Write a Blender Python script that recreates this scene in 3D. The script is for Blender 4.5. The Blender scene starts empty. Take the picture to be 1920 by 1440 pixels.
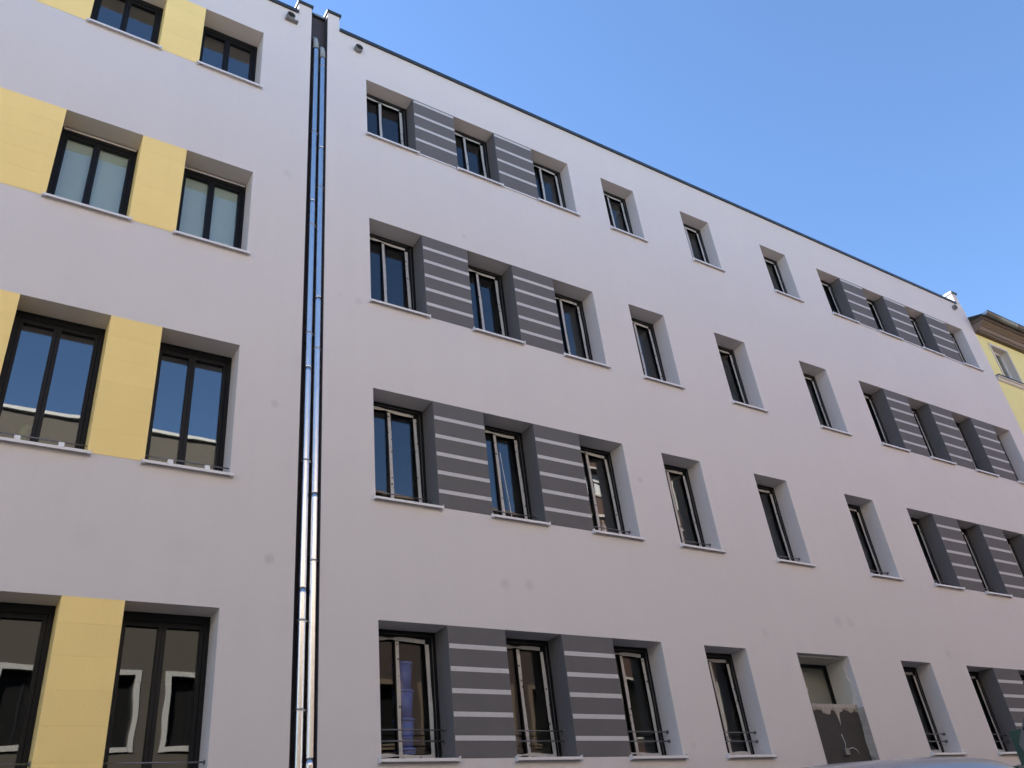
import bpy, bmesh, math, random
from mathutils import Vector, Matrix
random.seed(7)
R = math.radians
sc = bpy.context.scene
COL = sc.collection

# ------------------------------------------------------------------ camera, sky, sun, exposure
CH = 1.6                                   # eye height; facade heights below are given above the eye
cd = bpy.data.cameras.new('camera'); cam = bpy.data.objects.new('camera', cd); COL.objects.link(cam)
cd.sensor_width = 36.0; cd.lens = 36.0 * 1605.26 / 1920; cd.clip_end = 5000; cd.clip_start = 0.05
yaw, pitch, roll = 0.63130, 0.55574, -0.12353
fw = Vector((math.sin(yaw) * math.cos(pitch), math.cos(yaw) * math.cos(pitch), math.sin(pitch)))
r0 = Vector((math.cos(yaw), -math.sin(yaw), 0)); u0 = r0.cross(fw)
rt = r0 * math.cos(roll) + u0 * math.sin(roll); up = u0 * math.cos(roll) - r0 * math.sin(roll)
cam.matrix_world = Matrix(((rt.x, up.x, -fw.x, 0.0), (rt.y, up.y, -fw.y, -9.0), (rt.z, up.z, -fw.z, CH), (0, 0, 0, 1)))
sc.camera = cam
SUN_EL, SUN_X, SUN_Y = R(37), -0.52, 0.854   # towards the sun: behind the facade, from the left
wd = bpy.data.worlds.new('World'); sc.world = wd; wd.use_nodes = True
wn = wd.node_tree; bg = wn.nodes['Background']
sky = wn.nodes.new('ShaderNodeTexSky'); sky.sky_type = 'NISHITA'; sky.sun_disc = False
sky.sun_elevation = SUN_EL; sky.sun_rotation = math.atan2(SUN_X, SUN_Y)
sky.air_density = 1.0; sky.dust_density = 0.0; sky.ozone_density = 5.5; sky.altitude = 100
wn.links.new(sky.outputs[0], bg.inputs[0]); bg.inputs[1].default_value = 0.0565
sd = bpy.data.lights.new('sun', 'SUN'); sun = bpy.data.objects.new('sun', sd); COL.objects.link(sun)
sd.energy = 5.0; sd.angle = R(0.5); sd.color = (1.0, 0.94, 0.86)
tos = Vector((SUN_X * math.cos(SUN_EL), SUN_Y * math.cos(SUN_EL), math.sin(SUN_EL)))
sun.rotation_euler = tos.to_track_quat('Z', 'Y').to_euler(); sun.location = (0, 0, 40)
vs = sc.view_settings; vs.view_transform = 'Standard'; vs.look = 'None'; vs.gamma = 1.0; vs.use_curve_mapping = False
vs.exposure = 2.5

# ------------------------------------------------------------------ materials
def nodemat(name):
    m = bpy.data.materials.new(name); m.use_nodes = True
    nt = m.node_tree; return m, nt, nt.nodes['Principled BSDF']
def N(nt, t, **k):
    n = nt.nodes.new(t)
    for a, b in k.items(): setattr(n, a, b)
    return n
def mth(nt, op, a, b=None):
    n = N(nt, 'ShaderNodeMath', operation=op)
    for i, v in enumerate((a, b)):
        if v is None: continue
        if isinstance(v, (int, float)): n.inputs[i].default_value = v
        else: nt.links.new(v, n.inputs[i])
    return n.outputs[0]
def mat(name, col, rough=0.7, metal=0.0, var=0.06, scale=3.0, bump=0.0, bscale=60.0, spec=0.5, rnd=0.0, spots=None, stretch=None, fine=0.0, streak=0.0):
    """plain procedural material: base colour mottled by two noises, optional fine relief, per-object shift, round repair marks"""
    m, nt, b = nodemat(name)
    tc = N(nt, 'ShaderNodeTexCoord'); src = tc.outputs['Object']
    if stretch:
        mp = N(nt, 'ShaderNodeMapping'); mp.inputs['Scale'].default_value = stretch; nt.links.new(src, mp.inputs[0]); csrc = mp.outputs[0]
    else: csrc = src
    n1 = N(nt, 'ShaderNodeTexNoise'); n1.inputs['Scale'].default_value = scale; n1.inputs['Detail'].default_value = 5; n1.inputs['Roughness'].default_value = 0.6
    nt.links.new(csrc, n1.inputs[0])
    f = mth(nt, 'MULTIPLY_ADD', n1.outputs[0], 2 * var); nt.nodes[-1].inputs[2].default_value = 1 - var
    if fine:
        n2 = N(nt, 'ShaderNodeTexNoise'); n2.inputs['Scale'].default_value = 45; n2.inputs['Detail'].default_value = 3; nt.links.new(src, n2.inputs[0])
        g = mth(nt, 'MULTIPLY_ADD', n2.outputs[0], 2 * fine); nt.nodes[-1].inputs[2].default_value = 1 - fine
        f = mth(nt, 'MULTIPLY', f, g)
    if streak:
        mp2 = N(nt, 'ShaderNodeMapping'); mp2.inputs['Scale'].default_value = (4.0, 4.0, .18); nt.links.new(src, mp2.inputs[0])
        n3 = N(nt, 'ShaderNodeTexNoise'); n3.inputs['Scale'].default_value = 1.0; n3.inputs['Detail'].default_value = 6; n3.inputs['Roughness'].default_value = .65; nt.links.new(mp2.outputs[0], n3.inputs[0])
        g = mth(nt, 'MULTIPLY_ADD', n3.outputs[0], 2 * streak); nt.nodes[-1].inputs[2].default_value = 1 - streak
        f = mth(nt, 'MULTIPLY', f, g)
    if rnd:
        oi = N(nt, 'ShaderNodeObjectInfo')
        g = mth(nt, 'MULTIPLY_ADD', oi.outputs['Random'], 2 * rnd); nt.nodes[-1].inputs[2].default_value = 1 - rnd
        f = mth(nt, 'MULTIPLY', f, g)
    if spots:
        nd = N(nt, 'ShaderNodeTexNoise'); nd.inputs['Scale'].default_value = 9; nd.inputs['Detail'].default_value = 2; nt.links.new(src, nd.inputs[0])
        wob = mth(nt, 'MULTIPLY_ADD', nd.outputs[0], 0.9); nt.nodes[-1].inputs[2].default_value = 0.55
        for (x, z, rad, amt) in spots:
            dn = N(nt, 'ShaderNodeVectorMath', operation='DISTANCE'); nt.links.new(src, dn.inputs[0]); dn.inputs[1].default_value = (x, 0, z)
            dd = mth(nt, 'MULTIPLY', dn.outputs['Value'], wob)
            mr = N(nt, 'ShaderNodeMapRange', interpolation_type='SMOOTHSTEP'); nt.links.new(dd, mr.inputs[0])
            mr.inputs[1].default_value = rad * 0.25; mr.inputs[2].default_value = rad; mr.inputs[3].default_value = 1 - amt; mr.inputs[4].default_value = 1.0
            f = mth(nt, 'MULTIPLY', f, mr.outputs[0])
    vm = N(nt, 'ShaderNodeVectorMath', operation='SCALE'); vm.inputs[0].default_value = col[:3]; nt.links.new(f, vm.inputs['Scale'])
    nt.links.new(vm.outputs[0], b.inputs['Base Color'])
    b.inputs['Roughness'].default_value = rough; b.inputs['Metallic'].default_value = metal; b.inputs['Specular IOR Level'].default_value = spec
    if bump:
        nb = N(nt, 'ShaderNodeTexNoise'); nb.inputs['Scale'].default_value = bscale; nb.inputs['Detail'].default_value = 4; nt.links.new(src, nb.inputs[0])
        bp = N(nt, 'ShaderNodeBump'); bp.inputs['Strength'].default_value = bump; bp.inputs['Distance'].default_value = 0.01
        nt.links.new(nb.outputs[0], bp.inputs['Height']); nt.links.new(bp.outputs[0], b.inputs['Normal'])
    return m
def glass(name, tint, f0=.06, wav=0.14):   # f0: mirror share of each face of the pane
    m, nt, b = nodemat(name); nt.nodes.remove(b)
    out = nt.nodes['Material Output']
    tc = N(nt, 'ShaderNodeTexCoord'); nz = N(nt, 'ShaderNodeTexNoise'); nz.inputs['Scale'].default_value = 1.6; nz.inputs['Detail'].default_value = 1
    nt.links.new(tc.outputs['Object'], nz.inputs[0])
    bp = N(nt, 'ShaderNodeBump'); bp.inputs['Strength'].default_value = wav; bp.inputs['Distance'].default_value = 0.012; nt.links.new(nz.outputs[0], bp.inputs['Height'])
    gl = N(nt, 'ShaderNodeBsdfGlossy'); gl.inputs['Roughness'].default_value = 0.0; nt.links.new(bp.outputs[0], gl.inputs['Normal'])
    tr = N(nt, 'ShaderNodeBsdfTransparent'); tr.inputs[0].default_value = (*tint, 1)
    lw = N(nt, 'ShaderNodeLayerWeight'); lw.inputs[0].default_value = .5
    fr = mth(nt, 'MULTIPLY_ADD', mth(nt, 'POWER', lw.outputs['Facing'], 5.0), 1 - f0); nt.nodes[-1].inputs[2].default_value = f0
    mx = N(nt, 'ShaderNodeMixShader'); nt.links.new(fr, mx.inputs[0]); nt.links.new(tr.outputs[0], mx.inputs[1]); nt.links.new(gl.outputs[0], mx.inputs[2])
    nt.links.new(mx.outputs[0], out.inputs[0]); return m
SPOTS = [(6.071, 5.302, .10, .10), (6.451, 5.324, .11, .10), (12.757, 5.287, .13, .10), (13.083, 5.291, .13, .08), (10.856, 4.966, .12, .08), (15.708, 4.89, .12, .09),
         (5.972, 11.296, .07, .08), (3.78, 9.32, .06, .06), (8.847, 7.278, .08, .10), (8.834, 3.32, .08, .06), (4.06, 9.30, .10, .09), (14.4, 9.9, .3, .03), (7.2, 9.75, .16, .05)]
SPOTS_L = [(2.938, 5.293, .09, .14), (2.913, 7.321, .08, .12), (2.946, 11.344, .10, .07), (2.0, 5.3, .25, .03), (0.96, 10.43, .12, .05), (1.06, 5.35, .2, .03)]
WALLC = (0.675, 0.637, 0.628)
M = {}
M['stucco'] = mat('smooth_stucco', WALLC, 0.9, var=.035, scale=.7, bump=.25, bscale=220, spec=.2, spots=SPOTS, fine=.03, streak=.03)
M['stucco_left'] = mat('smooth_stucco_warm', (0.668, 0.63, 0.622), 0.9, var=.035, scale=.7, bump=.25, bscale=220, spec=.2, spots=SPOTS_L, fine=.03, streak=.03)
M['grey'] = mat('grey_render', (0.148, 0.141, 0.143), 0.88, var=.07, scale=2.5, bump=.3, bscale=220, spec=.2, fine=.05, streak=.05)
M['stripe'] = mat('light_grey_stripe', (0.56, 0.55, 0.555), 0.85, var=.07, scale=9, bump=.2, bscale=200, spec=.2, fine=.10, streak=.06)
M['yellow'] = mat('yellow_render', (0.96, 0.73, 0.30), 0.88, var=.035, scale=1.8, bump=.25, bscale=200, spec=.2, rnd=.02, fine=.03, streak=.03)
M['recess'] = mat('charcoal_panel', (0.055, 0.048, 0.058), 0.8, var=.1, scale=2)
M['frame'] = mat('black_window_frame', (0.005, 0.0055, 0.0075), 0.5, var=.1, scale=5, spec=.25)
M['seal'] = mat('grey_window_seal', (0.13, 0.13, 0.13), 0.5)
M['tape'] = None
M['alu'] = mat('pale_sill_metal', (0.72, 0.70, 0.71), 0.45, var=.06, scale=4)
M['rail'] = mat('grey_steel_rail', (0.19, 0.19, 0.20), 0.4, metal=.7)
M['coping'] = mat('dark_coping_metal', (0.045, 0.055, 0.065), 0.4, metal=.3, var=.15, scale=2)
M['copinglight'] = mat('pale_flashing', (0.45, 0.48, 0.5), 0.35, metal=.7)
M['zinc'] = mat('galvanised_pipe', (0.74, 0.74, 0.73), 0.27, metal=1.0, var=.14, scale=7, stretch=(3, 3, .6), bump=.06, bscale=14)
M['plastic'] = mat('grey_plastic_pipe', (0.30, 0.33, 0.35), 0.5)
M['clip'] = mat('dull_steel_clip', (0.42, 0.43, 0.44), 0.4, metal=.8)
M['glass'] = glass('window_glass', (0.88, 0.90, 0.89), .08)
M['glass_plain'] = glass('plain_window_glass', (0.90, 0.92, 0.91), .04)
M['glass_coated'] = glass('coated_window_glass', (0.84, 0.87, 0.86), .20)
M['glass_clear'] = glass('clear_window_glass', (0.88, 0.92, 0.90), .13)
M['white'] = mat('white_paint', (0.75, 0.75, 0.74), 0.6, var=.04)
M['blind_or_painted_glare'] = mat('white_blind', (0.62, 0.66, 0.62), 0.9, var=.03)
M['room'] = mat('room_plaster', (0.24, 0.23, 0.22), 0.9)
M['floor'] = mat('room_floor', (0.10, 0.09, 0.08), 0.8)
M['blue'] = mat('blue_plastic', (0.10, 0.17, 0.60), 0.4)
M['vent'] = mat('vent_grey', (0.19, 0.185, 0.185), 0.7)
M['dark'] = mat('dark_parts_and_shade', (0.01, 0.01, 0.01), 0.9)
M['rough'] = mat('bare_mortar', (0.40, 0.36, 0.32), 0.95, var=.18, scale=7, bump=.8, bscale=30, fine=.1)
M['foam'] = mat('dark_adhesive_board', (0.052, 0.047, 0.044), 0.9, var=.2, scale=6, bump=.4, bscale=40)
M['backing'] = mat('grey_backing_sheet', (0.42, 0.40, 0.35), 0.9, var=.12, scale=3)
M['plaster'] = mat('white_plaster', (0.60, 0.585, 0.53), 0.9, var=.1, scale=4)
M['yhouse'] = mat('pale_yellow_plaster', (0.84, 0.76, 0.335), 0.92, var=.06, scale=1.5, bump=.3, bscale=120, fine=.03)
M['cream'] = mat('cream_trim', (0.62, 0.58, 0.52), 0.85)
M['wood'] = mat('brown_eave_wood', (0.10, 0.064, 0.042), 0.7, var=.2, scale=6, stretch=(.4, 6, 6))
M['woodlight'] = mat('worn_eave_board', (0.20, 0.145, 0.105), 0.75, var=.2, scale=6, stretch=(.4, 6, 6))
M['gutter'] = mat('old_zinc_gutter', (0.20, 0.19, 0.175), 0.5, metal=.5, var=.2, scale=3)
M['slate'] = mat('dark_roof_tile', (0.05, 0.05, 0.055), 0.75, var=.2, scale=5)
M['asphalt'] = mat('asphalt', (0.055, 0.054, 0.052), 0.9, var=.2, scale=1.2, bump=.5, bscale=150, fine=.2)
M['paving'] = mat('paving', (0.23, 0.215, 0.195), 0.9, var=.12, scale=2, bump=.3, bscale=60, rnd=.1)
M['kerb'] = mat('kerb_granite', (0.33, 0.32, 0.31), 0.85, var=.15, scale=14)
M['brownhouse'] = mat('brown_grey_facade', (0.068, 0.060, 0.049), 0.95, var=.12, scale=3, bump=.6, bscale=40, fine=.15)
M['redhouse'] = mat('brick_red_facade', (0.07, 0.052, 0.046), 0.95, var=.12, scale=3, bump=.5, bscale=40)
M['brickhouse'] = mat('dark_red_facade', (0.12, 0.072, 0.06), 0.95, var=.15, scale=3)
M['beigehouse'] = mat('beige_facade', (0.40, 0.38, 0.35), 0.95, var=.08, scale=3)
M['greytrim'] = mat('weathered_white_trim', (0.34, 0.335, 0.32), 0.8)
M['paneblack'] = mat('dark_far_pane', (0.012, 0.012, 0.012), 0.12)
M['green'] = mat('green_lorry_paint', (0.03, 0.075, 0.052), 0.45, var=.15, scale=5)
M['greend'] = mat('dark_green_lorry_paint', (0.010, 0.036, 0.024), 0.5, var=.15, scale=5)
M['steel'] = mat('worn_steel', (0.17, 0.17, 0.165), 0.55, metal=.4, var=.3, scale=9)
M['rubber'] = mat('tyre_rubber', (0.02, 0.02, 0.02), 0.85)
M['leaf'] = mat('cactus_green', (0.24, 0.34, 0.10), 0.7, var=.2, scale=20)
M['lampred'] = mat('red_lens', (0.4, 0.02, 0.02), 0.25)
M['lampclear'] = mat('clear_lens', (0.6, 0.6, 0.6), 0.1)
# printed protective tape
def tape_mat():
    m, nt, b = nodemat('protective_tape')
    tc = N(nt, 'ShaderNodeTexCoord')
    n1 = N(nt, 'ShaderNodeTexNoise'); n1.inputs['Scale'].default_value = 14; n1.inputs['Detail'].default_value = 3; nt.links.new(tc.outputs['Object'], n1.inputs[0])
    vo = N(nt, 'ShaderNodeTexVoronoi'); vo.inputs['Scale'].default_value = 11; nt.links.new(tc.outputs['Object'], vo.inputs[0])
    mr = N(nt, 'ShaderNodeMapRange'); nt.links.new(vo.outputs['Distance'], mr.inputs[0]); mr.inputs[1].default_value = .16; mr.inputs[2].default_value = .22; mr.inputs[3].default_value = .22; mr.inputs[4].default_value = 1
    f = mth(nt, 'MULTIPLY_ADD', n1.outputs[0], .5); nt.nodes[-1].inputs[2].default_value = .72
    f = mth(nt, 'MULTIPLY', f, mr.outputs[0])
    vm = N(nt, 'ShaderNodeVectorMath', operation='SCALE'); vm.inputs[0].default_value = (.48, .48, .465); nt.links.new(f, vm.inputs['Scale'])
    nt.links.new(vm.outputs[0], b.inputs['Base Color']); b.inputs['Roughness'].default_value = .35; return m
M['tape'] = tape_mat()
# glossy van paint
m, nt, b = nodemat('blue_grey_van_paint'); b.inputs['Base Color'].default_value = (.235, .25, .28, 1); b.inputs['Roughness'].default_value = .28; b.inputs['Coat Weight'].default_value = .6; b.inputs['Coat Roughness'].default_value = .06
M['van'] = m

# ------------------------------------------------------------------ mesh helpers
class MB:
    def __init__(s): s.v = []; s.f = []; s.mi = []; s.sm = []
    def quad(s, pts, mi=0, sm=False):
        i = len(s.v); s.v += [tuple(p) for p in pts]; s.f.append(tuple(range(i, i + len(pts)))); s.mi.append(mi); s.sm.append(sm); return s
    def box(s, x0, x1, y0, y1, z0, z1, mi=0):
        i = len(s.v)
        s.v += [(x0, y0, z0), (x1, y0, z0), (x1, y1, z0), (x0, y1, z0), (x0, y0, z1), (x1, y0, z1), (x1, y1, z1), (x0, y1, z1)]
        for q in ((0, 3, 2, 1), (4, 5, 6, 7), (0, 1, 5, 4), (1, 2, 6, 5), (2, 3, 7, 6), (3, 0, 4, 7)):
            s.f.append(tuple(i + k for k in q)); s.mi.append(mi); s.sm.append(False)
        return s
    def tube(s, pts, r, n=10, mi=0, caps=True):
        pts = [Vector(p) for p in pts]; rr = r if isinstance(r, (list, tuple)) else [r] * len(pts); rings = []
        for k, p in enumerate(pts):
            t = (pts[min(k + 1, len(pts) - 1)] - pts[max(k - 1, 0)]).normalized()
            a = Vector((0, 0, 1)) if abs(t.z) < .9 else Vector((1, 0, 0))
            e1 = t.cross(a).normalized(); e2 = t.cross(e1); i = len(s.v); rings.append(i)
            for j in range(n):
                w = 2 * math.pi * j / n; s.v.append(tuple(p + (e1 * math.cos(w) + e2 * math.sin(w)) * rr[k]))
        for a, c in zip(rings, rings[1:]):
            for j in range(n):
                s.f.append((a + j, c + j, c + (j + 1) % n, a + (j + 1) % n)); s.mi.append(mi); s.sm.append(True)
        if caps:
            s.f.append(tuple(rings[0] + j for j in range(n))); s.f.append(tuple(rings[-1] + j for j in reversed(range(n)))); s.mi += [mi, mi]; s.sm += [False, False]
        return s
    def loft(s, rings, mi=0, closed=True, caps=True, sm=True):
        base = []
        for rg in rings: base.append(len(s.v)); s.v += [tuple(p) for p in rg]
        n = len(rings[0])
        for a, c in zip(base, base[1:]):
            for j in range(n if closed else n - 1):
                s.f.append((a + j, a + (j + 1) % n, c + (j + 1) % n, c + j)); s.mi.append(mi); s.sm.append(sm)
        if caps:
            s.f.append(tuple(base[0] + j for j in reversed(range(n)))); s.f.append(tuple(base[-1] + j for j in range(n))); s.mi += [mi, mi]; s.sm += [False, False]
        return s
    def prism(s, prof, x0, x1, mi=0):      # (y,z) outline pulled along x
        return s.loft([[(x0, y, z) for y, z in prof], [(x1, y, z) for y, z in prof]], mi, sm=False)
    def build(s, name, mats, parent=None, bevel=0.0):
        me = bpy.data.meshes.new(name); me.from_pydata(s.v, [], s.f)
        for m_ in (mats if isinstance(mats, (list, tuple)) else [mats]): me.materials.append(m_)
        me.polygons.foreach_set('material_index', s.mi); me.polygons.foreach_set('use_smooth', s.sm); me.update()
        bm = bmesh.new(); bm.from_mesh(me); bmesh.ops.recalc_face_normals(bm, faces=bm.faces); bm.to_mesh(me); bm.free()
        o = bpy.data.objects.new(name, me); COL.objects.link(o)
        if parent is not None: attach(o, parent)
        if bevel:
            bv = o.modifiers.new('bevel', 'BEVEL'); bv.width = bevel; bv.segments = 2; bv.limit_method = 'ANGLE'
        return o
def attach(o, parent):
    o.parent = parent
    t = Vector(parent.get('_org', (0, 0, 0))); o.matrix_parent_inverse = Matrix.Translation(-t)
    o['_org'] = (0.0, 0.0, 0.0)
def thing(name, label, cat, loc=(0, 0, 0), group=None):
    o = bpy.data.objects.new(name, None); COL.objects.link(o); o.location = loc; o['_org'] = loc
    o['label'] = label; o['category'] = cat
    if group: o['group'] = group
    return o
def tag(o, label, cat, group=None):
    o['label'] = label; o['category'] = cat
    if group: o['group'] = group
    return o
def structure(o): o['kind'] = 'structure'; return o
def wall_with_openings(name, mats, parent, xs, zs, solid, y0, y1):
    """closed slab on a grid of cells; cells that are not solid are openings with real reveals"""
    xs = sorted({round(x, 4) for x in xs}); zs = sorted({round(z, 4) for z in zs})
    nx, nz = len(xs) - 1, len(zs) - 1
    g = [[solid((xs[i] + xs[i + 1]) / 2, (zs[j] + zs[j + 1]) / 2) for j in range(nz)] for i in range(nx)]
    idx = {}; v = []; f = []
    def V(i, j, k):
        if (i, j, k) not in idx: idx[(i, j, k)] = len(v); v.append((xs[i], (y0, y1)[k], zs[j]))
        return idx[(i, j, k)]
    S = lambda i, j: 0 <= i < nx and 0 <= j < nz and g[i][j]
    for i in range(nx):
        for j in range(nz):
            if not g[i][j]: continue
            f.append((V(i, j, 0), V(i + 1, j, 0), V(i + 1, j + 1, 0), V(i, j + 1, 0)))
            f.append((V(i, j, 1), V(i, j + 1, 1), V(i + 1, j + 1, 1), V(i + 1, j, 1)))
            if not S(i - 1, j): f.append((V(i, j, 0), V(i, j + 1, 0), V(i, j + 1, 1), V(i, j, 1)))
            if not S(i + 1, j): f.append((V(i + 1, j, 0), V(i + 1, j, 1), V(i + 1, j + 1, 1), V(i + 1, j + 1, 0)))
            if not S(i, j - 1): f.append((V(i, j, 0), V(i, j, 1), V(i + 1, j, 1), V(i + 1, j, 0)))
            if not S(i, j + 1): f.append((V(i, j + 1, 0), V(i + 1, j + 1, 0), V(i + 1, j + 1, 1), V(i, j + 1, 1)))
    b = MB(); b.v = v; b.f = f; b.mi = [0] * len(f); b.sm = [False] * len(f)
    return b.build(name, mats, parent)

# ------------------------------------------------------------------ street
def sheet(name, x0, x1, y0, y1, z, m): return structure(MB().quad([(x0, y0, z), (x1, y0, z), (x1, y1, z), (x0, y1, z)]).build(name, m))
sheet('ground', -600, 600, -600, 600, -0.14, M['asphalt'])
sheet('road', -150, 150, -8.2, -2.2, -0.12, M['asphalt'])
pv = structure(MB().box(-60, 80, -2.05, -0.0, -0.3, 0.0).build('pavement', M['paving']))
pv2 = structure(MB().box(-60, 80, -13.0, -8.35, -0.3, 0.0).build('pavement', M['paving']))
for i in range(70):
    for ya, yb in ((-2.2, -2.053), (-8.347, -8.2)):
        k = MB().box(-20 + i, -19.006 + i, ya, yb, -0.3, 0.004)
        k.build('kerb_stone', M['kerb']).parent = pv if ya > -3 else pv2

# ------------------------------------------------------------------ striped grey apartment building (right)
C = {1: (4.254, 5.165), 2: (5.992, 6.872), 3: (7.724, 8.618), 4: (9.452, 10.328), 5: (11.65, 12.508), 6: (14.158, 15.036),
     7: (16.15, 17.025), 8: (17.904, 18.767), 9: (19.684, 20.545), 10: (21.509, 22.345)}
DOOR = (11.469, 12.74)
ROW = {4: (11.275, 12.67), 3: (7.775, 9.404), 2: (4.655, 6.287), 1: (1.59, 3.098)}     # sill, head (above the eye)
ROW = {k: (a + CH, b_ + CH) for k, (a, b_) in ROW.items()}
TOP = 13.68 + CH; XL, XR = 3.535, 23.06
D = 0.32
RB = thing('apartment_building', 'light grey stucco apartment building with striped dark grey window bands and taped windows', 'building', (13.3, 0, 0))
bands = []
for r in ROW:
    z0, z1 = ROW[r]
    bands.append((C[1][0], C[3][1], z0, z1)); bands.append((*C[4], z0, z1))
    bands.append((*DOOR, -0.1 + .1, z1) if r == 1 else (*C[5], z0, z1))
    bands.append((*C[6], z0, z1)); bands.append((C[7][0], C[10][1], z0, z1))
PIL_R = [(XL, 3.755, 14.08 + CH), (22.74, 23.0, 14.10 + CH)]
xs = [XL, XR] + [b_[i] for b_ in bands for i in (0, 1)] + [p[i] for p in PIL_R for i in (0, 1)]
zs = [0, TOP] + [b_[i] for b_ in bands for i in (2, 3)] + [p[2] for p in PIL_R]
def solid_r(x, z):
    if z > TOP: return any(p[0] < x < p[1] and z < p[2] for p in PIL_R)
    return not any(b_[0] < x < b_[1] and b_[2] < z < b_[3] for b_ in bands)
wall_with_openings('wall', M['stucco'], RB, xs, zs, solid_r, 0.0, 0.40)
# body of the building behind the facade: floors, partitions, back and side walls
def shell(parent, x0, x1, floors, top, parts):
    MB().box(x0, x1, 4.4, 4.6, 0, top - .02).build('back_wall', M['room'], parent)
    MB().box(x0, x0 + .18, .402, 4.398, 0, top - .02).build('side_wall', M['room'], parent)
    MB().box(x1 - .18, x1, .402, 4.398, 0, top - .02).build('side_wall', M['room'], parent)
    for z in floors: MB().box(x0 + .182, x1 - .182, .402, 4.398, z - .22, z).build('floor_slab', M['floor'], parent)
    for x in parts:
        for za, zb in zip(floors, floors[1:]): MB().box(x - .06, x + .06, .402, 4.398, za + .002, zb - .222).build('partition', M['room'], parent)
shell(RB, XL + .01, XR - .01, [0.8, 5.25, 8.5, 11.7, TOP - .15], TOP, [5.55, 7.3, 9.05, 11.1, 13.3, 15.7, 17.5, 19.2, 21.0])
# coping sheets (joints every three metres) and pillar caps
x = 3.757
while x < 22.73:
    e = min(x + 3.0, 22.738)
    MB().prism([(-.035, TOP + .062), (-.035, TOP - .012), (-.030, TOP - .012), (-.030, TOP + .004), (.43, TOP + .004), (.43, TOP + .06)], x, e - .006).build('coping', M['coping'], RB); x = e
for a, b_, z in PIL_R:
    MB().box(a - .02, b_ + .025, -.035, .43, z + .002, z + .055).build('pillar_cap', M['coping'], RB, .004)
    MB().box(a - .026, a - .0215, -.03, .43, z - .02, z + .05).build('cap_edge', M['copinglight'], RB)
# overflow spouts under the coping
def spout(parent, x, z, plate=False):
    b = MB(); n = 14; r = .075; ri = .064
    ro = [[(x + r_ * math.cos(2 * math.pi * j / n), y, z + r_ * math.sin(2 * math.pi * j / n)) for j in range(n)] for (y, r_) in ((-.001, r), (-.01, r), (-.085, r), (-.088, ri), (-.06, ri))]
    b.loft(ro, caps=False, sm=True); o = b.build('overflow_spout', M['vent'], parent)
    MB().loft([[(x + ri * math.cos(2 * math.pi * j / n), y, z + ri * math.sin(2 * math.pi * j / n)) for j in range(n)] for y in (-.079, -.074)]).build('mouth_shade', M['dark'], o)  # dark disc just inside the mouth, stands in for the shade within
    if plate: MB().box(x - .085, x + .13, -.075, -.003, z - .10, z - .078).build('drip_plate', M['vent'], o)
spout(RB, 4.10, 13.37 + CH); spout(RB, 22.45, 13.44 + CH)
# grey piers with pale stripes
ST = {4: (12.639, 12.302, 11.986, 11.667), 3: (9.175, 8.902, 8.613, 8.338, 8.054), 2: (6.052, 5.761, 5.483, 5.201, 4.921), 1: (2.878, 2.61, 2.357, 2.095, 1.834)}
for r in ROW:
    z0, z1 = ROW[r]
    for a, b_ in ((C[1][1], C[2][0]), (C[2][1], C[3][0]), (C[7][1], C[8][0]), (C[8][1], C[9][0]), (C[9][1], C[10][0])):
        p = MB().box(a, b_, -.003, .398, z0 + .002, z1 - .002).build('pier', M['grey'], RB)
        for zt in ST[r]: MB().box(a + .008, b_ - .002, -.0065, -.001, zt - .056 + CH, zt + CH).build('stripe', M['stripe'], p)
        if r == 4: MB().box(a + .06, b_ - .06, -.022, -.0035, z0 - .018, z0 + .008).build('drip_edge', M['alu'], p)

def sill(parent, x0, x1, z, proud=.058):
    b = MB()
    b.prism([(D + .01, z + .012), (.0, z + .004), (-proud, z - .002), (-proud, z - .035), (-proud + .004, z - .035), (-proud + .004, z - .008), (.0, z - .004), (D + .01, z + .004)], x0 + .002, x1 - .002)
    o = b.build('sill', M['alu'], parent)
    # nosing runs a little past the opening on both sides, closed by upstands
    MB().box(x0 - .032, x0 + .0018, -proud, -.0037, z - .035, z - .003).build('sill_nosing', M['alu'], parent)
    MB().box(x1 - .0018, x1 + .032, -proud, -.0037, z - .035, z - .003).build('sill_nosing', M['alu'], parent)
    for xx in (x0 - .036, x1 + .032): MB().box(xx, xx + .004, -proud - .004, -.004, z - .044, z + .018).build('sill_upstand', M['alu'], parent)
    return o
def wavy(parent, x0, x1, zc, w, y, ph, amp):
    b = MB(); n = 14; a = []; c = []
    for k in range(n + 1):
        t = k / n; x = x0 + (x1 - x0) * t
        pinch = 1 - .72 * math.exp(-((t - .38 - .07 * math.sin(ph)) / .10) ** 2)
        dz = amp * math.sin(2.2 * math.pi * t + ph) - .012 * t
        yy = y - .004 - .010 * (1 - pinch)
        a.append((x, yy, zc + dz - w * .5 * pinch)); c.append((x, yy - .004 * math.sin(5 * t + ph), zc + dz + w * .5 * pinch))
    for k in range(n): b.quad([a[k], a[k + 1], c[k + 1], c[k]], sm=True)
    return b.build('tape_strip', M['tape'], parent)
def vtape(parent, x, z0, z1, w, y, ph=0.0, lean=0.0):
    b = MB(); n = 10; a = []; c = []
    for k in range(n + 1):
        t = k / n; z = z0 + (z1 - z0) * t; dx = .004 * math.sin(4 * t + ph) + lean * (1 - t)
        ww = w * (1 + .08 * math.sin(11 * t + 2 * ph)); a.append((x + dx, y - .003, z)); c.append((x + dx + ww, y - .003 - .002 * math.sin(6 * t + ph), z))
    for k in range(n): b.quad([a[k], c[k], c[k + 1], a[k + 1]], sm=True)
    return b.build('tape_strip', M['tape'], parent)
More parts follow.
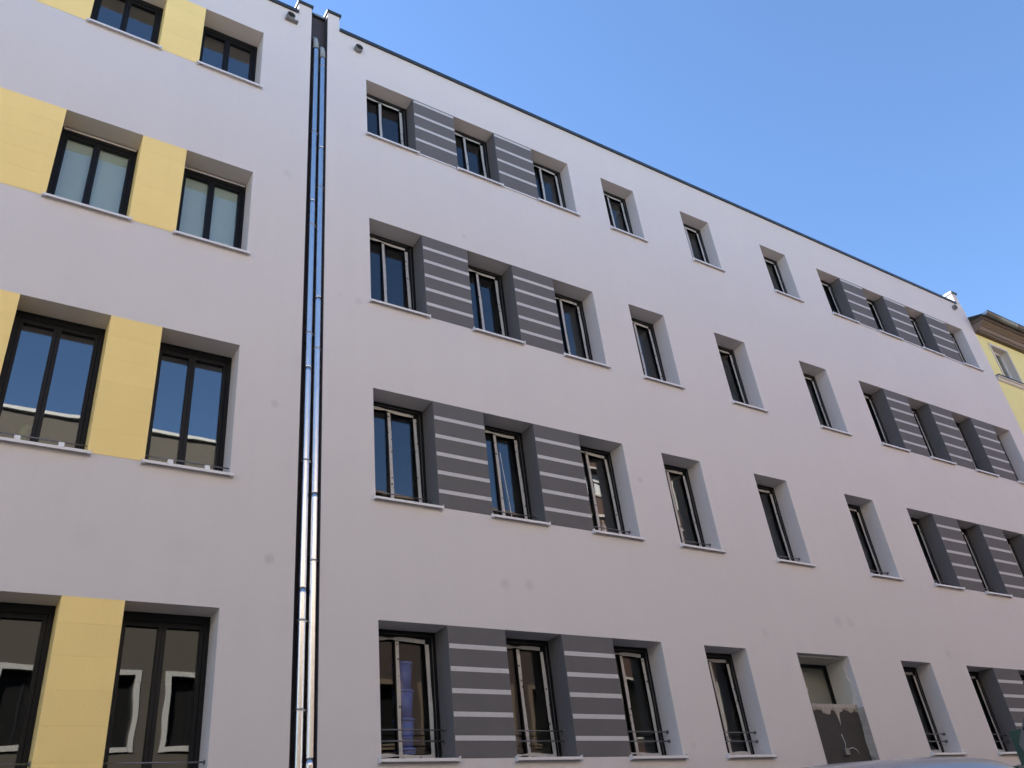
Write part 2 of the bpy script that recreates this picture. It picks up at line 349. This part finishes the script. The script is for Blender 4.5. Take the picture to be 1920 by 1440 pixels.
def ring(b, x0, x1, z0, z1, y0, y1, l, r_, t, bo):
    b.box(x0, x0 + l, y0, y1, z0, z1).box(x1 - r_, x1, y0, y1, z0, z1).box(x0 + l, x1 - r_, y0, y1, z1 - t, z1).box(x0 + l, x1 - r_, y0, y1, z0, z0 + bo); return b
def rail(parent, x0, x1, z, y=.21, ros=True):
    o = MB().tube([(x0 + .002, y, z), (x1 - .002, y, z)], .0085, 8).build('guard_rail', M['rail'], parent)
    if ros:
        for xx, s in ((x0 + .001, 1), (x1 - .001, -1)): MB().tube([(xx, y, z), (xx + s * .010, y, z), (xx + s * .014, y, z)], [.024, .024, .012], 12).build('rail_rosette', M['rail'], parent)
def taped_window(parent, x0, x1, z0, z1, row):
    b = MB(); zb = z0 + .012
    ring(b, x0 + .001, x1 - .001, zb, z1 - .001, D, D + .07, .05, .05, .055, .045)
    ring(b, x0 + .053, x1 - .053, zb + .048, z1 - .058, D + .012, D + .075, .05, .055, .05, .05)
    mx = x0 + .352
    b.box(mx, mx + .068, D + .010, D + .073, zb + .0985, z1 - .1085)
    w = b.build('window', M['frame'], parent, .003)
    MB().box(x1 - .0515, x1 - .0475, D - .003, D + .006, zb + .05, z1 - .06).build('frame_seal', M['seal'], w)
    MB().box(x0 + .02, x1 - .06, D - .003, D + .004, z1 - .052, z1 - .048).build('frame_seal', M['seal'], w)
    for a, c in ((x0 + .1035, mx - .0005), (mx + .0685, x1 - .1085)):
        MB().box(a, c, D + .045, D + .055, zb + .0985, z1 - .1085).build('glass_pane', M['glass_plain' if row == 1 else 'glass'], w)
    ph = random.uniform(0, 6.28)
    vtape(w, mx + .008, zb + .052, z1 - .135, .046, D + .009, ph, .012)
    vtape(w, x1 - .150, zb + .058, z1 - .150, .050, D + .011, ph + 1, .022)
    wavy(w, x0 + .07, x1 - .145, z1 - .105, .048, D + .009, ph, .005)
    if row == 1: wavy(w, x0 + .09, x1 - .10, zb + .078, .044, D + .009, ph + 2, .008)
    s = sill(w, x0, x1, z0)
    if row == 2: rail(w, x0, x1, z0 + .25 - .06, ros=True)
    if row == 1:
        rail(w, x0, x1, z0 + .345); rail(w, x0, x1, z0 + .225)
    return w
TW = {}
for r in ROW:
    D = .262 if r == 4 else .312
    for k in C:
        if r == 1 and k == 5: continue
        TW[r, k] = taped_window(RB, *C[k], *ROW[r], r)
# loose tape hanging in the middle window of the lower row
D = .312
vtape(TW[2, 2], C[2][0] + .44, ROW[2][0] + .06, ROW[2][1] - .42, .014, D + .006, 1.0, .085)
# unfinished doorway: white inner reveal, upper glass, ragged mortar ledge, dark board below
dx0, dx1 = DOOR; dz1 = ROW[1][1]
dw = MB(); ring(dw, dx0 + .001, dx1 - .001, 2.36 + CH, dz1 - .03, .46, .52, .04, .05, .04, .03)
dwo = dw.build('doorway_window', M['frame'], RB)
MB().box(dx0 + .042, dx1 - .052, .485, .495, 2.391 + CH, dz1 - .071).build('glass_pane', M['glass'], dwo)
MB().box(dx0 + .001, dx1 - .004, .10, .62, dz1 - .028, dz1 - .003).build('plaster_soffit', M['plaster'], RB)
MB().box(dx0 + .045, dx1 - .055, .53, .545, 2.40 + CH, dz1 - .075).build('backing_sheet', M['backing'], dwo)
b = MB(); n = 26; zt, zb2 = dz1 - .029, 2.36 + CH
front = [(.11 + .02 * math.sin(k * .37 + 1) + .012 * math.sin(k * .9) + random.uniform(-.007, .007), zb2 + (zt - zb2) * k / n) for k in range(n + 1)]
for k in range(n):
    (ya, za), (yb, zb_) = front[k], front[k + 1]
    b.quad([(dx1 - .03, ya, za), (dx1 - .03, .46, za), (dx1 - .03, .46, zb_), (dx1 - .03, yb, zb_)])
    b.quad([(dx1 - .03, ya, za), (dx1 - .03, yb, zb_), (dx1 - .001, yb - .004, zb_), (dx1 - .001, ya - .004, za)])
b.build('plaster_jamb', M['plaster'], RB)
MB().box(dx0 + .002, dx1 - .031, .13, .60, 2.30 + CH, 2.355 + CH).build('mortar_ledge', M['rough'], RB)
MB().box(dx0 + .002, dx1 - .002, .13, .40, 0.02, 2.298 + CH).build('board_infill', M['foam'], RB)
b = MB(); n = 60; W_ = dx1 - dx0 - .006      # ragged band of mortar smeared over the top of the board
pr = None
for k in range(n + 1):
    t = k / n; lo = 2.235 + .022 * math.sin(t * 9 + .5) + .016 * math.sin(t * 27 + 1) + random.choice((-.018, -.006, .0, .004, .012, .02)) 
    if .56 < t < .61: lo -= .17 * (1 - abs(t - .585) / .025)
    if .46 < t < .55: lo += .035
    p = [(dx0 + .003 + W_ * t, .112 + .004 * math.sin(k * 2.1), 2.352 + CH), (dx0 + .003 + W_ * t, .108 + .006 * math.sin(k * 1.3), 2.30 + CH), (dx0 + .003 + W_ * t, .124, min(lo, 2.29) + CH), (dx0 + .003 + W_ * t, .1295, min(lo, 2.29) - .004 + CH)]
    if pr:
        for i in range(3): b.quad([pr[i], p[i], p[i + 1], pr[i + 1]], sm=True)
    pr = p
b.build('mortar_smear', M['rough'], RB)
b = MB(); n = 60; pr = None                      # unfinished right edge of the insulation beside the board
for k in range(n + 1):
    t = k / n; z = .05 + (2.25 + CH) * t; xo = .018 + .012 * math.sin(t * 31) + random.uniform(-.008, .008)
    p = [(dx1 - .001, -.002, z), (dx1 - .003, .02, z), (dx1 - xo, .128, z)]
    if pr:
        for i in range(2): b.quad([pr[i], p[i], p[i + 1], pr[i + 1]])
    pr = p
b.build('rough_edge', M['rough'], RB)
jb = thing('junction_box', 'small grey electrical box with loose wires on the dark board in the unfinished doorway', 'electrical box', (12.13, .128, 1.60 + CH))
MB().box(12.085, 12.185, .085, .1285, 1.595 + CH, 1.695 + CH).build('housing', M['steel'], jb, .004)
MB().tube([(12.13, .10, 1.696 + CH), (12.135, .085, 1.77 + CH), (12.12, .09, 1.84 + CH), (12.125, .10, 1.90 + CH)], .005, 6).build('wire', M['alu'], jb)
MB().tube([(12.186, .10, 1.68 + CH), (12.28, .085, 1.70 + CH), (12.36, .085, 1.67 + CH), (12.42, .10, 1.61 + CH)], .0045, 6).build('wire', M['alu'], jb)
# recess with dark back panel between the two buildings
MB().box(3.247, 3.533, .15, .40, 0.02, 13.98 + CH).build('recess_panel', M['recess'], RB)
MB().box(3.2375, 3.5365 - .006, .10, .42, 13.982 + CH, 14.04 + CH).build('recess_coping', M['coping'], RB)
MB().box(3.33, 3.50, .085, .098, 13.985 + CH, 14.035 + CH).build('recess_flashing', M['copinglight'], RB)
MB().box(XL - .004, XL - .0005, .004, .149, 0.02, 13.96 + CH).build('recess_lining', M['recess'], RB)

# ------------------------------------------------------------------ building with yellow window bands (left)
LX = {'A': (-.025, .922), 'B': (1.4985, 2.431)}
LROW = {4: (11.40, 12.76), 3: (7.99, 9.54), 2: (4.655, 6.475), 1: (1.43, 3.095)}
LROW = {k: (a + CH, b_ + CH) for k, (a, b_) in LROW.items()}
LB = thing('apartment_building', 'pale stucco apartment building with yellow panels between black double windows', 'building', (-1.5, 0, 0))
X0L, X1L = -12.0, 3.237; XB = -1.75
PIL_L = [(3.0, X1L, 13.98 + CH)]
xs = [X0L, X1L, XB, 3.0] + [LX['B'][1]]
zs = [0, TOP, PIL_L[0][2]] + [v_ for z in LROW.values() for v_ in z]
def solid_l(x, z):
    if z > TOP: return x > 3.0
    return not any(XB < x < LX['B'][1] and z0 < z < z1 for z0, z1 in LROW.values())
wall_with_openings('wall', M['stucco_left'], LB, xs, zs, solid_l, 0.0, 0.40)
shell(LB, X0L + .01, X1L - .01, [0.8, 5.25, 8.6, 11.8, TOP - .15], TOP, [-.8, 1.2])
MB().prism([(-.035, TOP + .062), (-.035, TOP - .012), (-.030, TOP - .012), (-.030, TOP + .004), (.43, TOP + .004), (.43, TOP + .06)], X0L, 2.998).build('coping', M['coping'], LB)
MB().box(2.98, X1L + .02, -.035, .43, PIL_L[0][2] + .002, PIL_L[0][2] + .055).build('pillar_cap', M['coping'], LB, .004)
MB().box(2.973, 2.9775, -.03, .43, PIL_L[0][2] - .02, PIL_L[0][2] + .05).build('cap_edge', M['copinglight'], LB)
spout(LB, 2.85, 13.44 + CH, True)
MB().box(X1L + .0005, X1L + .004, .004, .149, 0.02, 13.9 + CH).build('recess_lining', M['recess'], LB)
for r, (z0, z1) in LROW.items():
    for a, b_ in ((XB, LX['A'][0]), (LX['A'][1], LX['B'][0])):
        p = MB().box(a + .003, b_ - .003, .0, .398, z0 + .003, z1 - .004).build('yellow_panel', M['yellow'], LB)
        z = z1 - .002; first = True; step = .312
        z_next = (2.837 + CH) if r == 1 else z1 - .28
        while z > z0 + .01:
            lo = max(z_next, z0 + .001)
            MB().box(a + .0005, b_ - .0005, -.003, .30, lo + .0006, z).build('board', M['yellow'], p)
            z = lo - .0006; z_next = lo - step
def double_window(parent, x0, x1, z0, z1, row):
    b = MB(); zb = z0 + .012; W_ = x1 - x0
    ring(b, x0 + .001, x1 - .001, zb, z1 - .001, D, D + .08, .05, .05, .09, .05)
    a, m0, m1, c = x0 + .053, x0 + .410, x0 + .495, x1 - .053
    ring(b, a, m0 + .040, zb + .052, z1 - .092, D + .010, D + .07, .042, .040, .055, .05)
    ring(b, m0 + .0415, c, zb + .052, z1 - .092, D + .010, D + .07, .0435, .042, .055, .05)
    w = b.build('window', M['frame'], parent, .003)
    for p, q in ((a + .0425, m0 - .0005), (m1 + .0005, c - .0425)):
        MB().box(p, q, D + .040, D + .052, zb + .1025, z1 - .1475).build('glass_pane', M[{3: 'glass_clear', 1: 'glass'}.get(row, 'glass_coated')], w)
    sill(w, x0, x1, z0)
    if row == 3:
        MB().box(x0 + .02, x1 - .02, D - .022, D - .004, z1 - .045, z1 - .030).build('shutter_rail', M['alu'], w)
        for p, q in ((a + .03, m0 + .01), (m1 - .01, c - .03)): MB().box(p, q, D + .074, D + .079, zb + .03, z1 - .06).build('blind_or_painted_glare', M['blind_or_painted_glare'], w)
    if row == 2:
        rail(w, x0, x1, z0 + .105, y=.06, ros=False)
        for t in (.30, .735):
            MB().prism([(.03, z0 + .008), (.09, z0 + .008), (.085, z0 + .095), (.04, z0 + .095)], x0 + W_ * t - .028, x0 + W_ * t + .028).build('rail_support', M['white'], w)
    if row == 1: rail(w, x0, x1, z0 + .17, y=.10, ros=True)
    return w
LW = {(r, k): double_window(LB, *LX[k], *LROW[r], r) for r in LROW for k in LX}

# ------------------------------------------------------------------ drainpipes in the recess
def pipe(label, x, zs_clip, ztop, side):
    t = thing('drainpipe', label, 'drainpipe', (x, .06, 0), 'drainpipes in the recess')
    joints = [0.1] + [2.0 + 3.0 * k + (0 if side < 0 else 1.2) for k in range(4)] + [ztop]
    for a, b_ in zip(joints, joints[1:]):
        MB().tube([(x, .06, a), (x + .0015 * side, .06, a + .02), (x, .06, b_ - .075), (x, .06, b_ - .062), (x, .06, b_ - .058), (x, .06, b_)], [.048, .048, .048, .048, .0482, .0482], 24).build('pipe_length', M['zinc'], t)
    for z in zs_clip:
        MB().tube([(x, .06, z - .011), (x, .06, z + .011)], .0515, 20).build('bracket', M['clip'], t)
        MB().box(x + .046, x + .066, .05, .07, z - .009, z + .009).build('bracket_screw', M['clip'], t)
        MB().box(x - .006, x + .006, .10, .1495, z - .006, z + .006).build('bracket_pin', M['clip'], t)
    MB().tube([(x, .06, ztop + .002), (x - .004, .055, ztop + .16), (x - .012, .075, ztop + .26), (x - .018, .12, ztop + .33)], [.050, .047, .045, .044], 16).build('socket', M['plastic'], t)
    return t
pipe('left one of the two shiny drainpipes in the dark gap between the buildings', 3.349, [z + CH for z in (10.9, 8.92, 6.96, 5.03, 3.04, 2.09)], 13.0 + CH, -1)
pipe('right one of the two shiny drainpipes in the dark gap between the buildings', 3.474, [z + CH for z in (12.6, 9.74, 6.74, 3.75)], 12.82 + CH, 1)

# ------------------------------------------------------------------ yellow house beyond
YH = thing('yellow_house', 'pale yellow old house with brown wooden eaves at the far right end', 'house', (28, 0, 0))
YX0, YX1 = 23.07, 40.0; YT = 12.74 + CH
yw = [(23.64, 24.52), (26.2, 27.08), (28.8, 29.68)]
yrows = [(11.30 + CH, 12.50 + CH), (7.6 + CH, 9.2 + CH)]
xs = [YX0, YX1] + [v_ for w in yw for v_ in w]; zs = [0, YT] + [v_ for w in yrows for v_ in w]
wall_with_openings('wall', M['yhouse'], YH, xs, zs, lambda x, z: not any(a < x < b_ for a, b_ in yw) or not any(a < z < b_ for a, b_ in yrows), 0.01, 0.40)
MB().box(YX0, YX1, 3.5, 3.7, 0, YT).build('back_wall', M['room'], YH)
for z in (YT - .02, 11.15 + CH, 7.3 + CH): MB().box(YX0 + .2, YX1 - .2, .402, 3.498, z - .2, z).build('floor_slab', M['floor'], YH)
for xx in (YX0, YX1 - .19): MB().box(xx, xx + .19, .402, 3.498, 0, YT).build('side_wall', M['room'], YH)
for a, b_ in yw:
    for z0, z1 in yrows:
        b = MB(); ring(b, a + .002, b_ - .002, z0 + .002, z1 - .002, .18, .25, .06, .06, .06, .06)
        w = b.build('window', M['white'], YH)
        MB().box(a + .063, b_ - .063, .21, .22, z0 + .063, z1 - .063).build('glass_pane', M['glass'], w)
        b = MB(); ring(b, a - .06, b_ + .06, z0 - .001, z1 + .06, -.012, .009, .062, .062, .062, .0)
        b2 = MB(); b2.box(a - .06, a, -.012, .009, z0, z1 + .06).box(b_, b_ + .06, -.012, .009, z0, z1 + .06).box(a, b_, -.012, .009, z1, z1 + .06)
        b2.build('window_surround', M['cream'], w)
        b3 = MB(); b3.box(a, a + .006, -.01, .179, z0, z1).box(b_ - .006, b_, -.01, .179, z0, z1).box(a + .006, b_ - .006, -.01, .179, z1 - .006, z1)
        b3.build('white_reveal', M['cream'], w)
MB().prism([(.009, 11.29 + CH), (-.09, 11.27 + CH), (-.09, 11.24 + CH), (-.05, 11.235 + CH), (-.04, 11.16 + CH), (.009, 11.14 + CH)], YX0 + .001, YX1).build('string_course', M['cream'], YH)
MB().box(YX0 + .001, YX1, -.10, .008, 11.292 + CH, 11.31 + CH).build('course_flashing', M['coping'], YH)
# wooden eaves: layered boards out to the gutter
def eave(prof, nm, m_): MB().prism([(y, z + CH) for y, z in prof], YX0 + .03, YX1).build(nm, m_, YH)
eave([(.02, 12.745), (-.10, 12.745), (-.13, 12.80), (.02, 12.80)], 'eave_board', M['wood'])
eave([(.02, 12.803), (-.15, 12.803), (-.19, 12.88), (-.19, 12.905), (.02, 12.905)], 'eave_board', M['woodlight'])
eave([(.02, 12.908), (-.22, 12.908), (-.22, 12.94), (-.33, 12.985), (-.33, 13.015), (.02, 13.015)], 'eave_board', M['woodlight'])
eave([(.02, 13.018), (-.37, 13.018), (-.37, 13.14), (.02, 13.14)], 'fascia_board', M['wood'])
eave([(4.0, 14.60), (-.41, 13.148), (-.41, 13.185), (4.0, 14.64)], 'roof', M['slate'])
gx = YX0 + .02; k = 0
while gx < YX1:
    e = min(gx + 1.6, YX1); rings = []
    for xx in (gx, e - .004):
        rg = []
        for j in range(11):
            w = math.pi * (1 + j / 10.0); rg.append((xx, -.47 + .085 * math.cos(w), 13.19 + CH + .085 * math.sin(w)))
        for j in range(10, -1, -1):
            w = math.pi * (1 + j / 10.0); rg.append((xx, -.47 + .079 * math.cos(w), 13.19 + CH + .079 * math.sin(w)))
        rings.append(rg)
    g = MB().loft(rings, sm=True).build('gutter', M['gutter'], YH)
    MB().tube([(gx, -.553, 13.195 + CH), (e - .004, -.553, 13.195 + CH)], .012, 8).build('gutter_bead', M['coping'], g)
    if k == 0: MB().loft([[(xx, -.47 + .0845 * math.cos(math.pi * (1 + j / 10.0)), 13.19 + CH + .0845 * math.sin(math.pi * (1 + j / 10.0))) for j in range(11)] for xx in (gx - .006, gx - .001)], sm=False).build('gutter_end', M['copinglight'], g)
    gx = e; k += 1

# ------------------------------------------------------------------ houses across the street (seen in the panes)
def street_house(label, x0, x1, eave_z, m_, rows, w, pitch, start, trim=.13, tm='white', sm='greytrim', band=None, bright=None, course=None, depth=8.0):
    H = thing('street_house', label, 'house', ((x0 + x1) / 2, -13.0, 0), 'houses reflected in the panes')
    Y = -13.0; wins = []; x = start
    while x + w < x1 - .3:
        if x > x0 + .3: wins.append((x, x + w))
        x += pitch
    xs = [x0, x1] + [v_ for a in wins for v_ in a]; zs = [0, eave_z] + [v_ for a in rows for v_ in a]
    wall_with_openings('wall', m_, H, xs, zs, lambda X, Z: not (any(a < X < b_ for a, b_ in wins) and any(a < Z < b_ for a, b_ in rows)), Y - .4, Y)
    for a, b_ in wins:
        for z0, z1 in rows:
            b = MB(); ring(b, a + .001, b_ - .001, z0 + .001, z1 - .001, Y - .30, Y - .24, .06, .06, .06, .06); b.box((a + b_) / 2 - .03, (a + b_) / 2 + .03, Y - .30, Y - .245, z0 + .062, z1 - .062)
            wo = b.build('window', M['frame'], H)
            lit = bright and abs(a - bright[0]) < .05 and abs(z0 - bright[1]) < .05
            MB().box(a + .061, b_ - .061, Y - .285, Y - .275, z0 + .061, z1 - .061).build('blind_or_painted_glare' if lit else 'glass_pane', M['white' if lit else 'paneblack'], wo)  # lit: white paint stands in for the bright sky reflected in the glass
            if lit: MB().box(a + .062, b_ - .062, Y - .27, Y - .25, (z0 + z1) / 2 + .10, (z0 + z1) / 2 + .14).build('glazing_bar', M['frame'], wo)
            b = MB(); b.box(a - trim, a, Y + .002, Y + .04, z0 - trim, z1 + trim).box(b_, b_ + trim, Y + .002, Y + .04, z0 - trim, z1 + trim).box(a, b_, Y + .002, Y + .04, z1, z1 + trim).box(a, b_, Y + .002, Y + .06, z0 - trim, z0)
            b.build('window_surround', M[sm], wo)
    MB().prism([(Y - .4, eave_z + .002), (Y + .10, eave_z + .002), (Y + .10, eave_z + .10), (Y - .4, eave_z + .10)], x0, x1).build('cornice', M[tm], H)
    MB().prism([(Y + .05, eave_z + .102), (Y - depth / 2, eave_z + .7), (Y - depth, eave_z + .102)], x0, x1).build('roof', M['slate'], H)
    if band: wall_with_openings('bounce_band', M['bounceband'], H, [x0 + .02, x1 - .02] + [v_ for a in wins for v_ in (a[0] - trim - .004, a[1] + trim + .004)], [band[0], band[1]] + [v_ for a in rows for v_ in (a[0] - trim - .004, a[1] + trim + .004) if band[0] < v_ < band[1]],
        lambda X, Z: not (any(a - trim - .004 < X < b_ + trim + .004 for a, b_ in wins) and any(a - trim - .004 < Z < b_ + trim + .004 for a, b_ in rows)), Y + .0015, Y + .03)  # added pale band, throws warm bounce light across the street
    if course: MB().box(x0, x1, Y + .0015, Y + .09, course, course + .12).build('string_course', M['cream'], H)
    MB().box(x0, x1, Y - depth, Y - depth + .2, 0, eave_z).build('back_wall', m_, H)
    for xx in (x0, x1 - .2): MB().box(xx, xx + .2, Y - depth + .202, Y - .402, 0, eave_z).build('side_wall', m_, H)
RS = [(2.4, 4.3), (5.97, 7.57), (9.7, 11.5)]
M['bounceband'] = mat('pale_bounce_band', (0.62, 0.53, 0.44), 0.95, var=.06, scale=2)  # for bands added to unseen upper storeys, pale to bounce light
street_house('brown grey house with white framed windows, mirrored in the lowest panes between the yellow panels', -16, 9.3, 14.25, M['brownhouse'], RS, 1.06, 1.88, 5.09 - 1.88 * 11, tm='greytrim', band=(9.2, 12.9))
street_house('reddish house with low eaves, mirrored as a roofline in the taped windows beside the drainpipes', 9.3, 18.3, 13.45, M['redhouse'], RS, 1.1, 1.9, 10.2, tm='woodlight', sm='woodlight', band=(9.2, 12.6))
street_house('tall dark red house with a pane painted sky-bright, mirrored in the third taped windows', 18.3, 33, 19.0, M['brickhouse'], [(2.4, 4.2), (6.2, 8.0), (10.3, 12.1), (14.95, 16.0)], 1.15, 2.3, 19.45 - 2.3, tm='cream', sm='cream', trim=.09, bright=(19.45, 14.95), course=13.9, depth=2.6)
street_house('long beige house, the farthest one mirrored in the far taped windows', 33, 66, 13.5, M['beigehouse'], RS, 1.1, 2.0, 34.0)

# ------------------------------------------------------------------ things behind the panes
MB().box(C[1][0] + .02, C[1][1] - .02, .405, .95, 1.42 + CH, 1.46 + CH).build('window_board', M['white'], RB)
for i, nm in enumerate(('lowest', 'second lowest', 'second highest', 'highest')):
    z = 1.462 + CH + i * .325; x, y = 4.80, .53
    t = thing('bucket', f'{nm} blue plastic bucket of the stack behind the bottom corner window', 'bucket', (x, y, z), 'blue buckets stacked behind the window')
    MB().tube([(x, y, z), (x, y, z + .29)], [.10, .125], 20).build('tub', M['blue'], t)
    MB().tube([(x, y, z + .2915), (x, y, z + .3235)], .134, 20).build('lid', M['blue'], t)
x, y, z = 8.31, .44, 4.835 + CH
MB().box(C[3][0] + .02, C[3][1] - .02, .405, .62, 4.795 + CH, 4.833 + CH).build('window_board', M['white'], RB)
t = thing('bottle', 'white plastic bottle standing behind the pane of the third taped window of its row', 'bottle', (x, y, z))
MB().tube([(x, y, z), (x, y, z + .15), (x, y, z + .20), (x, y, z + .21)], [.036, .036, .015, .014], 14).build('flask', M['white'], t)
MB().tube([(x, y, z + .2105), (x, y, z + .25), (x, y, z + .265)], [.016, .015, .006], 12).build('cap', M['white'], t)
x, y, z = .30, .45, 4.78 + CH
MB().box(.03, .9, .405, .62, 4.74 + CH, 4.778 + CH).build('window_board', M['white'], LB)
t = thing('potted_plant', 'small green cactus in a white pot behind the sky-reflecting double window at the left edge', 'plant', (x, y, z))
MB().tube([(x, y, z), (x, y, z + .10)], [.035, .05], 14).build('pot', M['white'], t)
MB().tube([(x, y, z + .09), (x + .005, y, z + .14), (x + .02, y, z + .24), (x + .03, y, z + .31), (x + .03, y, z + .33)], [.02, .042, .05, .036, .01], 12).build('cactus_stem', M['leaf'], t)
MB().tube([(x + .06, y, z + .2), (x + .10, y, z + .24), (x + .115, y, z + .33), (x + .12, y, z + .36)], [.015, .022, .02, .006], 10).build('cactus_arm', M['leaf'], t)

# ------------------------------------------------------------------ van at the kerb
VX0, VY, VZ = 3.25, -3.75, 0.0
VN = thing('van', 'blue grey van parked in front of the doorway, only its roof in view', 'van', (5.7, VY, -0.12))
def vring(x, zt, hw, zb=.22, tuck=1.0):
    # half outline from the sill up over the roof (y offset, z)
    h = zt - zb
    half = [(hw * .90, zb), (hw * .985, zb + .18 * h), (hw, zb + .40 * h), (hw * .97, zb + .58 * h), (hw * .90, zb + .80 * h), (hw * .84, zb + .90 * h), (hw * .74, zb + .955 * h), (hw * .55, zb + .985 * h), (hw * .25, zt)]
    return [(x, VY - a, z) for a, z in half] + [(x, VY + a, z) for a, z in reversed(half)]
VUP = .055
prof = [(3.25, .72, .74), (3.32, .92, .86), (3.55, 1.08, .92), (4.05, 1.20, .95), (4.35, 1.52, .95), (4.75, 1.98, .95), (5.0, 2.20, .95), (5.3, 2.295, .95), (5.8, 2.35, .95), (6.4, 2.37, .95), (7.0, 2.39, .95), (7.5, 2.392, .95), (7.9, 2.375, .945), (8.05, 2.345, .935), (8.14, 2.28, .92), (8.19, 2.1, .90), (8.21, 1.6, .90)]
body = MB().loft([vring(p[0], p[1] + VUP * max(0, min(1, (p[1] - 1.2) / .9)), p[2]) for p in prof]).build('body', M['van'], VN)
sb = body.modifiers.new('smooth', 'SUBSURF'); sb.levels = 1; sb.render_levels = 2
def vside(z, zt): # outer surface y at height z for roof height zt
    h = zt - .22; tt = (z - .22) / h; P = [(0, .90), (.18, .985), (.40, 1), (.58, .97), (.80, .90), (.90, .84), (.955, .74), (.985, .55), (1, .25)]
    for (a, b_), (c, d) in zip(P, P[1:]):
        if a <= tt <= c: return .95 * (b_ + (d - b_) * (tt - a) / (c - a))
    return .24
for s in (-1, 1):
    for xa, xb in ((4.95, 5.55), (5.62, 6.5), (6.66, 7.8)):
        MB().loft([[(xx, VY + s * (vside(z, 2.36) + .004), z) for z in (1.42, 1.62, 1.85, 1.98)] for xx in (xa, xb)], closed=False, caps=False).build('side_window', M['paneblack'], body)
    # door seam running up the side and over the roof shoulder
    pts = [(6.58 + .10 * (1 - t) ** 2 * (1 if t < 1 else 0), VY + s * (vside(.5 + t * 1.82, 2.375) + .002), .5 + t * 1.82) for t in [i / 12 for i in range(13)]]
    MB().tube(pts, .006, 6).build('door_seam', M['dark'], body)
    MB().box(3.30, 3.46, VY + s * .70 - .12, VY + s * .70 + .12, .74, .88).build('headlight', M['lampclear'], body)
    MB().box(8.14, 8.225, VY + s * .80 - .06, VY + s * .80 + .06, 1.0, 1.5).build('tail_light', M['lampred'], body)
    MB().box(5.1, 5.26, VY + s * .955 - .012, VY + s * .955 + .02, 1.12, 1.16).build('door_handle', M['dark'], body)
    for xx in (4.05, 7.35):
        wh = MB().tube([(xx, VY + s * .72, .21), (xx, VY + s * .74, .21), (xx, VY + s * .93, .21), (xx, VY + s * .95, .21)], [.29, .325, .325, .29], 24).build('wheel', M['rubber'], VN)
        MB().tube([(xx, VY + s * .945, .21), (xx, VY + s * .962, .21)], [.20, .17], 18).build('rim', M['steel'], wh)
MB().loft([[(xx, VY + yy * .78, z + .004) for yy in (-1, -.5, 0, .5, 1)] for xx, z in ((4.12, 1.235), (4.4, 1.55), (4.75, 1.97), (4.92, 2.09))], closed=False, caps=False).build('windscreen', M['paneblack'], body)

# ------------------------------------------------------------------ green skip lorry behind the van
GX, GY = 10.28, -3.5
GL = thing('lorry', 'green lorry with grey lifting arm at the bottom right edge, behind the van', 'lorry', (12.5, GY + .9, -.12))
MB().box(GX + .1, 16.2, GY + .45, GY + 1.35, .55, .80).build('chassis', M['greend'], GL)
MB().loft([[(GX - .34, y, z) for y, z in ((GY, 1.45), (GY + 1.9, 1.45), (GY + 1.9, 2.43), (GY, 2.43))], [(13.3, y, z) for y, z in ((GY - .02, 1.0), (GY + 1.92, 1.0), (GY + 1.92, 2.72), (GY - .02, 2.72))]], sm=False).build('skip_body', M['greend'], GL, .01)
b = MB().box(GX + .33, GX + .39, GY + .02, GY + .32, 2.42, 2.86); arm = b.build('arm_plate', M['green'], GL, .008)
MB().loft([[(GX + .30, y, z) for y, z in ((GY + .02, 2.60), (GY + .20, 2.56), (GY + .24, 2.70), (GY + .06, 2.98), (GY + .0, 2.98))], [(GX + .328, y, z) for y, z in ((GY + .02, 2.60), (GY + .20, 2.56), (GY + .24, 2.70), (GY + .06, 2.98), (GY + .0, 2.98))]], sm=False).build('bracket', M['steel'], arm)
for yy, zz in ((GY + .10, 2.84), (GY + .13, 2.66)): MB().tube([(GX + .29, yy, zz), (GX + .299, yy, zz)], .024, 14).build('bracket_hole', M['dark'], arm)
MB().tube([(GX + .14, GY - .03, 2.46), (GX + .20, GY - .03, 2.95)], .010, 8).build('rod', M['dark'], arm)
MB().tube([(GX + .4, GY + .17, 2.75), (11.7, GY + .2, 3.0), (12.6, GY + .2, 2.6)], [.07, .08, .07], 10).build('lifting_arm', M['green'], GL)
cab = MB().loft([[(xx, y, z) for y, z in ((GY - .1, .7), (GY + 2.0, .7), (GY + 2.0, zt - .1), (GY + 1.85, zt), (GY + .05, zt), (GY - .1, zt - .1))] for xx, zt in ((14.2, 2.7), (14.5, 2.75), (15.8, 2.7), (16.2, 1.7))], sm=False).build('cab', M['green'], GL, .02)
MB().box(14.7, 15.6, GY - .112, GY - .102, 1.7, 2.4).build('cab_window', M['paneblack'], cab)
for xx in (10.9, 12.0, 15.2):
    for yy in (GY + .02, GY + 1.6):
        wh = MB().tube([(xx, yy, .36), (xx, yy + .03, .36), (xx, yy + .25, .36), (xx, yy + .28, .36)], [.43, .48, .48, .43], 24).build('wheel', M['rubber'], GL)
        MB().tube([(xx, yy - .008, .36), (xx, yy + .01, .36)], [.2, .26], 18).build('rim', M['steel'], wh)

VN.location.x += .30; GL.location.x += .20
for o in bpy.data.objects:
    if '_org' in o: del o['_org']
